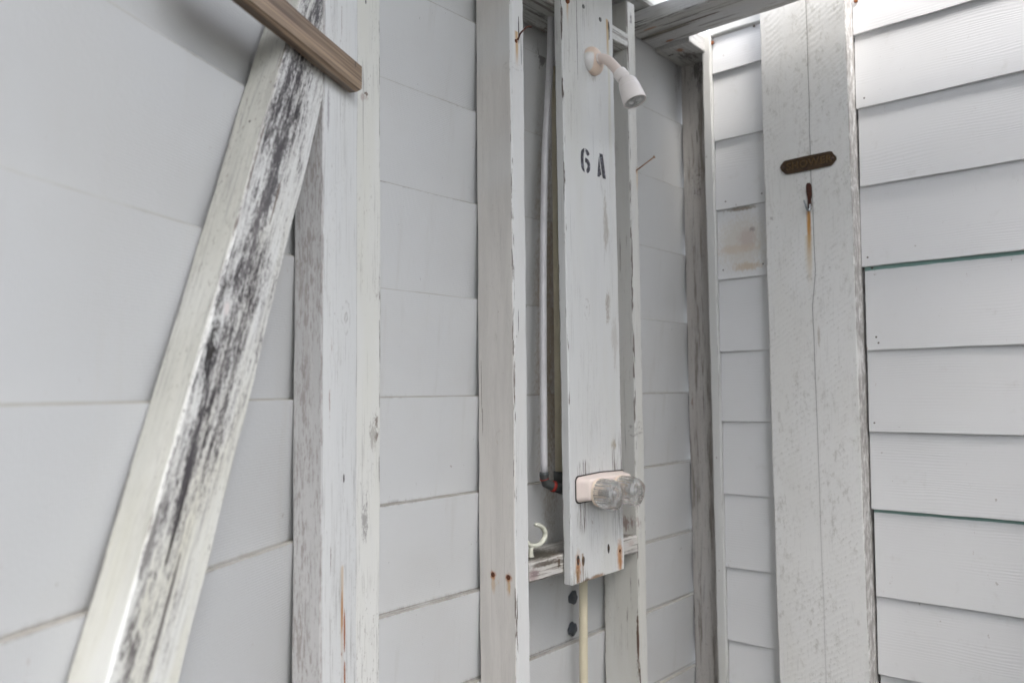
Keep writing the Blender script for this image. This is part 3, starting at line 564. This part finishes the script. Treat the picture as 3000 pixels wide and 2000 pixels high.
# ================================================================== numbered board "6 A"
tb6 = empty('numbered_board', W1.pt(1.21, -.333, .094), 'white vertical board stencilled 6A that holds the shower head and the taps', 'wooden board')
k6 = [mk(W1, 1694, 1662, .1032, (.011, .02, .036), (.42, .20, .06), .8, 'soft'), mk(W1, 1816, 1628, .1032, (.012, .02, .040), (.46, .22, .07), .85, 'soft'), mk(W1, 1690, 1695, .1032, (.012, .02, .024), (.24, .12, .045), .85, 'streaks'), mk(W1, 1750, 1688, .1032, (.03, .02, .006), (.24, .14, .07), .9, 'soft'), mk(W1, 1720, 1702, .1032, (.02, .02, .006), (.22, .13, .06), .9, 'soft'), mk(W1, 1662, 14, .1032, (.004, .02, .05), OCHRE, .8, 'drip'), mk(W1, 1783, 92, .1032, (.0042, .02, .022), BLACK, 1, 'line'), mk(W1, 1780, 130, .1032, (.005, .02, .05), OCHRE, .85, 'drip'),
      mk(W1, 1786, 320, .1032, (.006, .02, .16), (.55, .53, .40), .5, 'drip'), mk(W1, 1690, 90, .1032, (.0010, .02, .10), (.07, .055, .05), .9, 'line'),
      mk(W1, 1694, 1655, .1032, (.0065, .02, .024), RUST, 1), mk(W1, 1694, 1640, .1032, (.005, .02, .010), BLACK, 1, 'line'), mk(W1, 1693, 1690, .1032, (.006, .02, .03), (.22, .12, .04), .9),
      mk(W1, 1709, 1642, .1032, (.005, .02, .010), BLACK, 1, 'line'), mk(W1, 1708, 1670, .1032, (.004, .02, .03), (.25, .15, .06), .7, 'drip'), mk(W1, 1783, 1606, .1032, (.004, .02, .011), BLACK, 1, 'line'),
      mk(W1, 1816, 1618, .1032, (.007, .02, .018), (.13, .04, .02), 1), mk(W1, 1816, 1640, .1032, (.008, .02, .030), (.36, .16, .05), .9), mk(W1, 1736, 1530, .1032, (.006, .02, .014), (.22, .13, .10), .8, 'knot'),
      mk(W1, 1720, 1700, .1032, (.012, .02, .012), BROWN, .8), mk(W1, 1745, 1690, .1032, (.02, .02, .008), (.28, .2, .13), .7),
      mk(W1, 1710, 1380, .1032, (.028, .02, .024), (.05, .03, .025), 1, 'streaks'), mk(W1, 1810, 1340, .1032, (.024, .02, .060), (.06, .035, .025), 1, 'streaks'), mk(W1, 1705, 1500, .1032, (.024, .02, .045), (.06, .035, .025), 1, 'streaks'), mk(W1, 1810, 1500, .1032, (.026, .02, .070), (.05, .04, .03), 1, 'streaks'),
      mk(W1, 1802, 1480, .1032, (.004, .02, .020), (.03, .07, .05), .9), mk(W1, 1700, 1700, .1032, (.03, .02, .03), (.10, .06, .04), .9, 'streaks'), mk(W1, 1720, 905, .1032, (.014, .02, .026), (.36, .34, .32), .8, 'knot'), mk(W1, 1782, 900, .1032, (.018, .02, .060), (.34, .31, .27), .9),
      mk(W1, 1775, 650, .1032, (.018, .02, .10), (.38, .36, .32), .85), mk(W1, 1797, 1300, .1032, (.015, .02, .02), (.28, .22, .13), .7), mk(W1, 1735, 215, .1032, (.03, .02, .03), (.42, .42, .40), .7), mk(W1, 1800, 1000, .1032, (.02, .02, .1), (.45, .43, .40), .6)]
NUM = plank('board', W1.pt(1.2115, -.333, .0937), W1.pt(1.2045, .95, .0937), W1.d, .165, .0185, tb6, seed=15, marks=k6, base=(.76, .765, .76), warm=.3, grime=.55, gpatch=(.45, .7), cracks=.22, chips=.95, bump=.55, ch=.0022, jit=.00025)
# stencilled characters, thin coats of paint
nb = N('worn black stencil paint'); sc = nb.noise((160, 160, 300), 5, .7, 3); s2_ = nb.noise(30, 2, .5, 6)
MST = nb.fin(nb.mix(nb.ramp(nb.math('ADD', sc, nb.math('MULTIPLY', nb.math('SUBTRACT', s2_, .5), .5)), .50, .66), (.028, .028, .036), (.30, .30, .36)), .6)
def zp(x, y, w=.1038): return W1.px(1650+x/9.8, 400+y/9.8, w)
def poly(name, W, pts, th, mat, parent, smooth=False, base=None):
    c = sum(pts, Vector())/len(pts); bm = bmesh.new(); f = [bm.verts.new(p-c) for p in pts]; b = [bm.verts.new(p-c-W.n*th) for p in pts]; k = len(pts)
    bm.faces.new(f); bm.faces.new(b[::-1])
    for i in range(k): bm.faces.new((f[i], b[i], b[(i+1) % k], f[(i+1) % k]))
    return link(name, bm, Matrix.Translation(c), mat, parent)
def multi(name, W, polys, th, mat, parent):
    allp = [p for q in polys for p in q]; c = sum(allp, Vector())/len(allp); bm = bmesh.new()
    for pts in polys:
        f = [bm.verts.new(p-c) for p in pts]; b = [bm.verts.new(p-c-W.n*th) for p in pts]; k = len(pts)
        bm.faces.new(f); bm.faces.new(b[::-1])
        for i in range(k): bm.faces.new((f[i], b[i], b[(i+1) % k], f[(i+1) % k]))
    return link(name, bm, Matrix.Translation(c), mat, parent)
six = [[(608, 338), (570, 350), (535, 385), (515, 430), (508, 520), (508, 640), (514, 760), (526, 860), (545, 930), (575, 985), (622, 1025), (612, 950), (600, 890), (590, 800), (584, 680), (584, 560), (590, 480), (606, 440)],
       [(636, 345), (668, 362), (705, 400), (735, 450), (757, 505), (748, 535), (712, 560), (690, 545), (668, 500), (650, 450), (640, 400)],
       [(636, 604), (670, 622), (715, 665), (748, 715), (770, 780), (778, 850), (776, 930), (762, 990), (742, 1030), (715, 1056), (686, 1046), (676, 1000), (672, 940), (690, 915), (704, 880), (704, 830), (692, 790), (668, 755), (634, 738)]]
aa = [[(1044, 484), (1134, 512), (1158, 700), (1190, 930), (1224, 1190), (1216, 1226), (1180, 1210), (1142, 1200), (1118, 1060), (1085, 800), (1060, 620)],
      [(1032, 565), (1042, 680), (1062, 850), (1080, 1000), (1102, 1100), (1062, 1120), (1050, 1160), (990, 1150), (994, 1050), (1004, 880), (1018, 720)]]
multi('stencilled_number', W1, [[zp(*q) for q in p] for p in six], .0012, MST, tb6)
multi('stencilled_letter', W1, [[zp(*q) for q in p] for p in aa], .0012, MST, tb6)
MSC = plain('dull screw', (.22, .22, .21), .55, .7, nz=.7, nscale=400, col2=(.03, .03, .03))
MRU = plain('rusty bolt', (.20, .07, .03), .85, .2, nz=.8, nscale=300, col2=(.05, .02, .012), bump=.6)
disc('screw', W1, 1661, 4, .103, .0052, .0040, MRU, tb6); disc('screw', W1, 1709, 20, .103, .0042, .0012, MSC, tb6); disc('screw', W1, 1758, 58, .103, .0045, .0012, MSC, tb6)
disc('screw', W1, 1694, 1642, .1028, .0034, .0012, MRU, tb6); disc('screw', W1, 1709, 1640, .1028, .0036, .0012, MN, tb6); disc('screw', W1, 1783, 1604, .1028, .0032, .0012, MN, tb6); disc('screw', W1, 1816, 1612, .1028, .0032, .0012, MRU, tb6)
# ================================================================== shower head
def cream(name, col): 
    n = N(name); c = n.mix(n.math('MULTIPLY', n.ramp(n.noise(30, 3), .4, .7), .3), col, tuple(q*.93 for q in col)); return n.fin(c, .32)
MC = cream('cream plastic', (.82, .71, .65)); MC2 = cream('yellowed cream plastic', (.74, .62, .50)); MC3 = cream('pale cream plastic', (.84, .79, .76))
UF = W1.at(1737, 178, .110)[0]
def onu(x, y, u):      # point of the vertical plane that stands off the wall at u
    r_ = ray(x, y); p = r_*(u/r_.dot(W1.d)); p.z += CAMH; return p
FC = W1.px(1735, 181, .1032)
ts = empty('shower', FC, 'cream plastic shower head on a bent arm, angled down from the numbered board', 'shower head')
fl = lathe_bm([(.0262, -.001), (.0268, .002), (.0262, .0060), (.0235, .0105), (.018, .0135), (.0115, .0150), (.0105, .0150), (0, .0150)], 48)
nfl = N('flange plastic with flaking white paint'); X = nfl.sep()
cc = nfl.mix(nfl.math('MULTIPLY', nfl.ramp(nfl.math('ADD', X[1], nfl.math('MULTIPLY', nfl.noise(60, 3), .006)), .0165, .0185), nfl.ramp(X[0], .006, .012, 1, 0)), (.72, .58, .47), (.70, .685, .665)); MFL = nfl.fin(cc, .4)
link('flange', fl, axisM(FC, W1.n), MFL, ts, True)
ua = (FC-Vector((0, 0, CAMH))).dot(W1.d)
pa = [FC+W1.n*.004, FC+W1.n*.018, onu(1777, 176, ua), onu(1796, 192, ua), onu(1818, 218, ua), onu(1828, 229, ua)]
print('ARM', [(round((p-Vector((0,0,CAMH))).dot(W1.n)-W1.c, 3), round(p.z-CAMH, 3)) for p in pa])
tube('arm', spline(pa, 8), .0094, MC, ts, 20)
ring = lathe_bm([(.0092, 0), (.0104, .0005), (.0104, .003), (.0092, .0036)], 32); link('collar', ring, axisM(FC+W1.n*.0152, W1.n), MC3, ts, True)
axd = (onu(1828, 229, ua)-onu(1816, 215, ua)).normalized(); nutp = onu(1814, 213, ua)
link('ball_nut', lathe_bm([(.0096, 0), (.0124, .0004), (.0129, .002), (.0129, .0140), (.0120, .0160), (.0095, .0166), (.0095, .0200), (0, .0202)], 36), axisM(nutp, axd), MC3, ts, True)
hA = onu(1834, 230, ua); hB = onu(1861, 299, ua+.002); hd = (hB-hA).normalized(); hl = (hB-hA).length
print('HEAD', hl, hd)
hp = [(.0094, .0010), (.0122, .0014), (.0142, .0040), (.0168, hl*.16), (.0186, hl*.32), (.0187, hl*.325), (.0183, hl*.335), (.0188, hl*.345), (.0203, hl*.60), (.0212, hl*.85), (.0215, hl*.98), (.0210, hl), (.0196, hl), (.0192, hl*.93), (.0, hl*.93)]
link('head_shell', lathe_bm(hp, 48), axisM(hA, hd), MC3, ts, True)
bm = lathe_bm([(.0190, 0), (.0184, .0012), (.012, .0018), (0, .0020)], 40)
for k in range(5):     # spray vanes
    ang = k*2*math.pi/5
    v = [bm.verts.new((r_*math.cos(ang+s_), r_*math.sin(ang+s_), z_)) for r_, s_, z_ in ((.0035, -.5, .0015), (.0125, -.22, .0015), (.0135, .0, .0052), (.0125, .22, .0015), (.0035, .5, .0015), (.0035, 0, .006))]
    for q in ((0, 1, 2, 5), (5, 2, 3, 4)): bm.faces.new([v[i] for i in q])
    bm.faces.new([v[i] for i in (1, 3, 2)])
link('spray_face', bm, axisM(hA+hd*(hl*.93), hd), plain('grey spray plastic', (.52, .52, .51), .45), ts)
# ================================================================== taps
tv = empty('shower_taps', W1.px(1750, 1430, .103), 'cream tap plate with two clear ribbed knobs low on the numbered board', 'taps')
uL, hT = W1.at(1686, 1398, .103); _, hBt = W1.at(1688, 1472, .103)
uR = 1.2915+.004; hc = (hT+hBt)/2; hh = (hT-hBt)/2
print('PLATE', uL, uR, hT, hBt)
def rrect(cx, cz, hw, hz, r, peak, n=6):
    pts = []
    for sx, sz, a0 in ((1, 1, 0), (-1, 1, 90), (-1, -1, 180), (1, -1, 270)):
        for k in range(n+1):
            a = math.radians(a0+90*k/n); x = cx+sx*(hw-r)+r*math.cos(a); z = cz+sz*(hz-r)+r*math.sin(a); pts.append((x, z+peak*max(0, 1-abs((x-cx)/hw))*(1 if sz > 0 else 0)))
        if sx > 0 and sz > 0: pts.append((cx, cz+hz+peak))
    return pts
def plate_bm(levels):
    bm = bmesh.new(); prev = None
    for pts, y in levels:
        ring = [bm.verts.new((x, y, z)) for x, z in pts]
        if prev:
            for k in range(len(ring)): bm.faces.new((prev[k], prev[(k+1) % len(ring)], ring[(k+1) % len(ring)], ring[k]))
        else: bm.faces.new(ring)
        prev = ring
    bm.faces.new(prev[::-1]); return bm
uc = (uL+uR)/2; hw = (uR-uL)/2
Mv = mat_axes(W1.d, -W1.n, UP, W1.pt(uc, hc, .1032)); 
Mv = Matrix((W1.d, -W1.n, UP)).transposed().to_4x4(); Mv.translation = W1.pt(uc, hc, .1032)
link('gasket', plate_bm([(rrect(0, 0, hw+.0022, hh+.0022, .009, .0025), -.0002), (rrect(0, 0, hw+.0022, hh+.0022, .009, .0025), -.0012)]), Mv, plain('dark gap of old sealant', (.04, .03, .025), .8), tv)
link('plate', plate_bm([(rrect(0, 0, hw, hh, .009, .0025), -.001), (rrect(0, 0, hw, hh, .009, .0025), -.003), (rrect(0, 0, hw-.0008, hh-.0006, .009, .0025), -.0035), (rrect(0, 0, hw-.008, hh-.0035, .008, .002), -.0220), (rrect(0, 0, hw-.011, hh-.006, .007, .002), -.0245)]), Mv, MC, tv)
na = N('clear acrylic'); na.b.inputs['Transmission Weight'].default_value = 1; na.b.inputs['IOR'].default_value = 1.49
na.b.inputs['Base Color'].default_value = (.97, .97, .97, 1); na.b.inputs['Roughness'].default_value = .03; MA = na.m
tr_ = na.t.nodes.new('ShaderNodeBsdfTransparent'); tr_.inputs[0].default_value = (.93, .93, .93, 1); mx_ = na.t.nodes.new('ShaderNodeMixShader'); mx_.inputs[0].default_value = .88
na.t.links.new(tr_.outputs[0], mx_.inputs[1]); na.t.links.new(na.b.outputs[0], mx_.inputs[2]); na.t.links.new(mx_.outputs[0], na.out.inputs[0])
MK = plain('steel knob core', (.55, .55, .54), .25, .8)
def knob(x, y, uu):
    kp = onu(x, y, uu)    # centre of the knob's base
    wk = (kp-Vector((0, 0, CAMH))).dot(W1.n)-W1.c
    return kp, wk
for i, uu in enumerate((uL+.0345, uL+.1015)):
    base = W1.pt(uu, hc-.0055, .1277+.0045)
    nseg = 208
    def rf(a, j):
        rib = 1+(.06*(1 if math.cos(a*22) > 0 else -1) if 1 <= j <= 5 else 0)
        # faceted grip with one pointer lobe hanging down
        lob = .0
        da = (a-math.radians(180)+math.pi) % (2*math.pi)-math.pi
        if 2 <= j <= 9: lob = .42*math.exp(-(da/.30)**2)*min(1, (j-1)/4)
        return rib*(1+lob)*(1+(.05*math.cos(a*5) if j >= 5 else 0))
    prof = [(.0, 0), (.0225, .0), (.0236, .0025), (.0232, .0110), (.0226, .0210), (.0222, .0235), (.0214, .029), (.0200, .0345), (.0178, .0385), (.0130, .0392), (.0120, .0378), (.0, .0376)]
    inn = [(.0, .0315), (.0100, .0310), (.0150, .0285), (.0165, .0240), (.0175, .0060), (.0178, -.0002)]
    ni = len(inn); bm = lathe_bm(inn+prof[1:], nseg, lambda a, j: rf(a, j-ni+1) if j >= ni else 1)
    kn = link('knob', bm, axisM(base, W1.n), MA, tv, False, label='clear ribbed knob, ' + ('left' if i == 0 else 'right') + ' one')
    link('knob_core', lathe_bm([(.006, -.002), (.0062, .024), (.004, .0275), (0, .028)], 24), axisM(base, W1.n), MK, kn, True)
    link('skirt', lathe_bm([(.0245, -.0040), (.0250, -.0025), (.0236, -.0005), (.0, -.0005)], 40), axisM(base, W1.n), MC2, kn, True)
# ================================================================== pipes behind the board
MW = plain('grubby white tubing', (.62, .61, .62), .35, nz=.35, nscale=25, col2=(.38, .36, .37))
tw = empty('white_pipe', W1.px(1592, 1385, .045), 'thin bowed white pipe running down beside the numbered board to a dark elbow', 'pipe')
wp = [(1616, -60, .050), (1614, 60, .050), (1612, 170, .048), (1606, 286, .046), (1597, 446, .045), (1592, 690, .045), (1591, 918, .045), (1592, 1200, .045), (1594, 1386, .045)]
tube('pipe', spline([W1.px(*p) for p in wp], 6), .0066, MW, tw, 16)
MD = plain('dark grey fitting', (.045, .052, .052), .5, nz=.4, nscale=40, col2=(.09, .09, .08)); MRED = plain('red clip', (.28, .022, .012), .6)
e0, e1, e2, e3 = W1.px(1594, 1382, .045), W1.px(1595, 1400, .045), W1.px(1600, 1416, .046), W1.px(1612, 1421, .050)
tube('elbow', [e0, e0.lerp(e1, .5), e1, e2, e3, W1.px(1628, 1426, .055), W1.px(1668, 1440, .066)], [.0085, .0088, .0080, .0082, .0080, .0092, .0090], MD, tw, 18)
tube('clip', [W1.px(1594.5, 1400.5, .045), W1.px(1595, 1402.5, .045)], .0086, MRED, tw, 18)
tube('clip', [W1.px(1618, 1423, .0515), W1.px(1626, 1425.5, .054)], .0101, MRED, tw, 18)
MY = plain('aged cream pipe', (.66, .60, .44), .35, nz=.4, nscale=18, col2=(.50, .44, .33))
ty = empty('cream_pipe', W1.px(1709, 2000, .05), 'yellowed cream pipe coming down from behind the numbered board', 'pipe')
pl_ = [W1.px(1709, 1500, .05), W1.px(1709, 1720, .05), W1.px(1710, 2000, .05)]; bot = W1.px(1710, 2000, .05); bot.z = .02; pl_.append(bot)
tube('pipe', pl_, .0082, MY, ty, 18)
up_ = [W1.px(1641, 1392, .03), W1.px(1638, 1000, .03), W1.px(1628, 200, .03)]
tube('pipe', up_, .0095, MY, ty, 18)
tube('coupling', [W1.px(1641, 1410, .03), W1.px(1641, 1380, .03)], .0125, MD, ty, 18)
tube('coupling', [W1.px(1641, 1409, .03), W1.px(1660, 1440, .045), W1.px(1709, 1480, .05), W1.px(1709, 1502, .05)], .0090, MD, ty, 14)
# ================================================================== small things
MH = plain('cream painted metal', (.66, .66, .56), .45, nz=.4, nscale=60, col2=(.45, .43, .33))
th = empty('curved_hook', W1.px(1557, 1632, .058), 'cream curled hook standing on the lower cross piece behind the left stud', 'hook')
hk = [(1568, 1536), (1580, 1538), (1591, 1546), (1597, 1560), (1595, 1577), (1583, 1592), (1568, 1598), (1553, 1596), (1544, 1588)]
hpts = spline([W1.px(x, y, .062) for x, y in hk], 6); tube('hook', hpts, [.0030]+[.0037+.0008*math.sin(i/len(hpts)*3) for i in range(len(hpts)-2)]+[.003], MH, th, 14)
tube('foot', spline([W1.px(1558, 1598, .062), W1.px(1555, 1612, .062), W1.px(1556, 1630, .062)], 5), [.0040]*5+[.0044]*5+[.0056], MH, th, 12)
# bent rusty nail in the first stud
tn = empty('bent_nail', W1.px(1511, 121, .084), 'bent rusty nail curling out of the top of the left stud', 'nail')
tube('shank', spline([W1.px(1510, 121, .0835), W1.px(1519, 113, .0850), W1.px(1524, 100, .0850), W1.px(1536, 86, .083), W1.px(1546, 79, .080), W1.px(1556, 80, .077)], 6), .0016, plain('black rusted iron', (.055, .02, .014), .8, nz=.7, nscale=200, col2=(.16, .045, .02)), tn, 10)
disc('nail_head', W1, 1511, 121, .084, .0034, .0022, MRU, tn, seg=12)
tn = empty('long_nail', W1.px(1866, 500, .0838), 'long rusty nail sticking out of the stud beyond the shower head', 'nail')
q0 = W1.px(1864, 500, .083); q1 = q0+W1.n*.038+UP*.012-W1.d*.004
q1 = onu(1917, 460, (q0-Vector((0, 0, CAMH))).dot(W1.d)+.004)
MRN = plain('orange rusted nail', (.30, .13, .05), .85, nz=.8, nscale=250, col2=(.42, .33, .25))
tube('shank', [q0, q0.lerp(q1, .5), q1], .0014, MRN, tn, 10)
dq = (q1-q0).normalized(); link('nail_head', lathe_bm([(.0, -.0008), (.0030, -.0008), (.0030, .0006), (0, .0008)], 12), axisM(q1, dq), MRN, tn)
# sealant dabs below the board
MSD = plain('blue grey sealant', (.075, .085, .10), .45, nz=.4, nscale=80, col2=(.12, .13, .15))
for i, (x, y) in enumerate(((1679, 1748), (1677, 1841))):
    u_, h_ = W1.at(x, y); k_ = [a for a in LAPI if a > h_][-1]; rec = -.015*(k_-h_)/.1645
    o = empty('sealant_dab', W1.px(x, y, rec), ('upper' if i == 0 else 'lower')+' blue grey sealant dab on the siding below the numbered board', 'sealant dab', 'sealant dabs on the siding')
    bm = bmesh.new(); bmesh.ops.create_icosphere(bm, subdivisions=3, radius=1)
    for v in bm.verts:
        nz_ = mnoise.noise(v.co*1.6+Vector((i*4, 0, 0))); v.co *= 1+.35*nz_
        v.co = Vector((v.co.x*.0125, v.co.y*.006, v.co.z*.0122))
    link('dab', bm, mat_axes(*frame(W1), W1.px(x, y, rec+.001)), MSD, o, True)
# brass name plate
MBz = plain('tarnished brass', (.105, .070, .040), .42, .75, nz=.7, nscale=70, col2=(.05, .035, .03), bump=.2)
MBl = plain('rubbed brass', (.15, .098, .045), .38, .8, nz=.6, nscale=120, col2=(.10, .06, .035))
PZ = .041
def zq(x, y, w): return W2.px(2230+x/5.227, 400+y/5.227, w)
tpn = empty('name_plate', zq(720, 400, PZ), 'small tarnished brass plate reading SHOWER on the wide post', 'sign')
out = [(288, 480), (300, 440), (330, 405), (345, 380), (370, 370), (700, 295), (1050, 225), (1085, 230), (1100, 262), (1130, 285), (1150, 320), (1148, 350), (1115, 395), (1085, 430), (1060, 448), (740, 515), (400, 580), (370, 578), (345, 555), (310, 525)]
poly('plate', W2, [zq(x, y, PZ+.0024) for x, y in out], .0026, MBz, tpn)
cx_, cy_ = 720, 402
rim = [(cx_+(x-cx_)*.965, cy_+(y-cy_)*.82) for x, y in out]
def ringpoly(name, outer, inner, mat, parent):
    k = len(outer); c = sum(outer, Vector())/k; bm = bmesh.new()
    f = [bm.verts.new(p-c) for p in outer]; g_ = [bm.verts.new(p-c) for p in inner]
    f2 = [bm.verts.new(p-c-W2.n*.001) for p in outer]; g2_ = [bm.verts.new(p-c-W2.n*.001) for p in inner]
    for i in range(k):
        j = (i+1) % k; bm.faces.new((f[i], f[j], g_[j], g_[i])); bm.faces.new((f[i], f2[i], f2[j], f[j])); bm.faces.new((g_[i], g_[j], g2_[j], g2_[i]))
    return link(name, bm, Matrix.Translation(c), mat, parent)
ringpoly('raised_rim', [zq(x, y, PZ+.0032) for x, y in out], [zq(x, y, PZ+.0032) for x, y in rim], MBz, tpn)
tc = bpy.data.curves.new('letters', 'FONT'); tc.body = 'SHOWER'; tc.size = .0215; tc.align_x = 'CENTER'; tc.align_y = 'CENTER'; tc.extrude = .0009; tc.offset = .0003; tc.space_character = 1.12
tob = bpy.data.objects.new('tmp', tc); COL.objects.link(tob); bpy.context.view_layer.update()
me = bpy.data.meshes.new_from_object(tob.evaluated_get(bpy.context.evaluated_depsgraph_get())); bpy.data.objects.remove(tob)
me.materials.clear(); me.materials.append(MBl); me.name = 'letters'
lo_ = bpy.data.objects.new('letters', me); COL.objects.link(lo_)
pL, pR = zq(345, 480, PZ+.0028), zq(1095, 325, PZ+.0028); tx = (pR-pL).normalized(); tyv = W2.n.cross(tx)
place(lo_, mat_axes(tx, tyv, W2.n, zq(725, 405, PZ+.0030)), tpn)
for x, y in ((333, 474), (1092, 338)):
    link('screw', lathe_bm([(.0036, -.001), (.0036, .0006), (.0020, .0012), (0, .0012)], 14), axisM(zq(x, y, PZ+.0026), W2.n), MN, tpn, True)
# coat hook
tk = empty('coat_hook', W2.px(2370, 570, PZ), 'small rusted coat hook under the brass plate on the wide post', 'hook')
MKR = plain('heavily rusted steel', (.045, .018, .014), .8, .2, nz=.7, nscale=200, col2=(.13, .04, .02), bump=.5); MST2 = plain('worn steel', (.34, .36, .37), .35, .9, nz=.4, nscale=150)
pts = [zq(x, y, PZ+.0032) for x, y in ((690, 730), (705, 712), (740, 710), (760, 735), (768, 800), (768, 900), (758, 960), (765, 1050), (760, 1110), (735, 1130), (712, 1100), (712, 960), (690, 850), (683, 770))]
poly('back_plate', W2, pts, .0040, MKR, tk)
hkp = spline([zq(745, 1040, PZ+.0055), zq(744, 1100, PZ+.0065), zq(728, 1134, PZ+.010), zq(700, 1110, PZ+.015), zq(680, 1050, PZ+.018), zq(657, 975, PZ+.020)], 6)
tube('prong', hkp, .0022, MST2, tk, 12)
print('objects', len(bpy.data.objects))
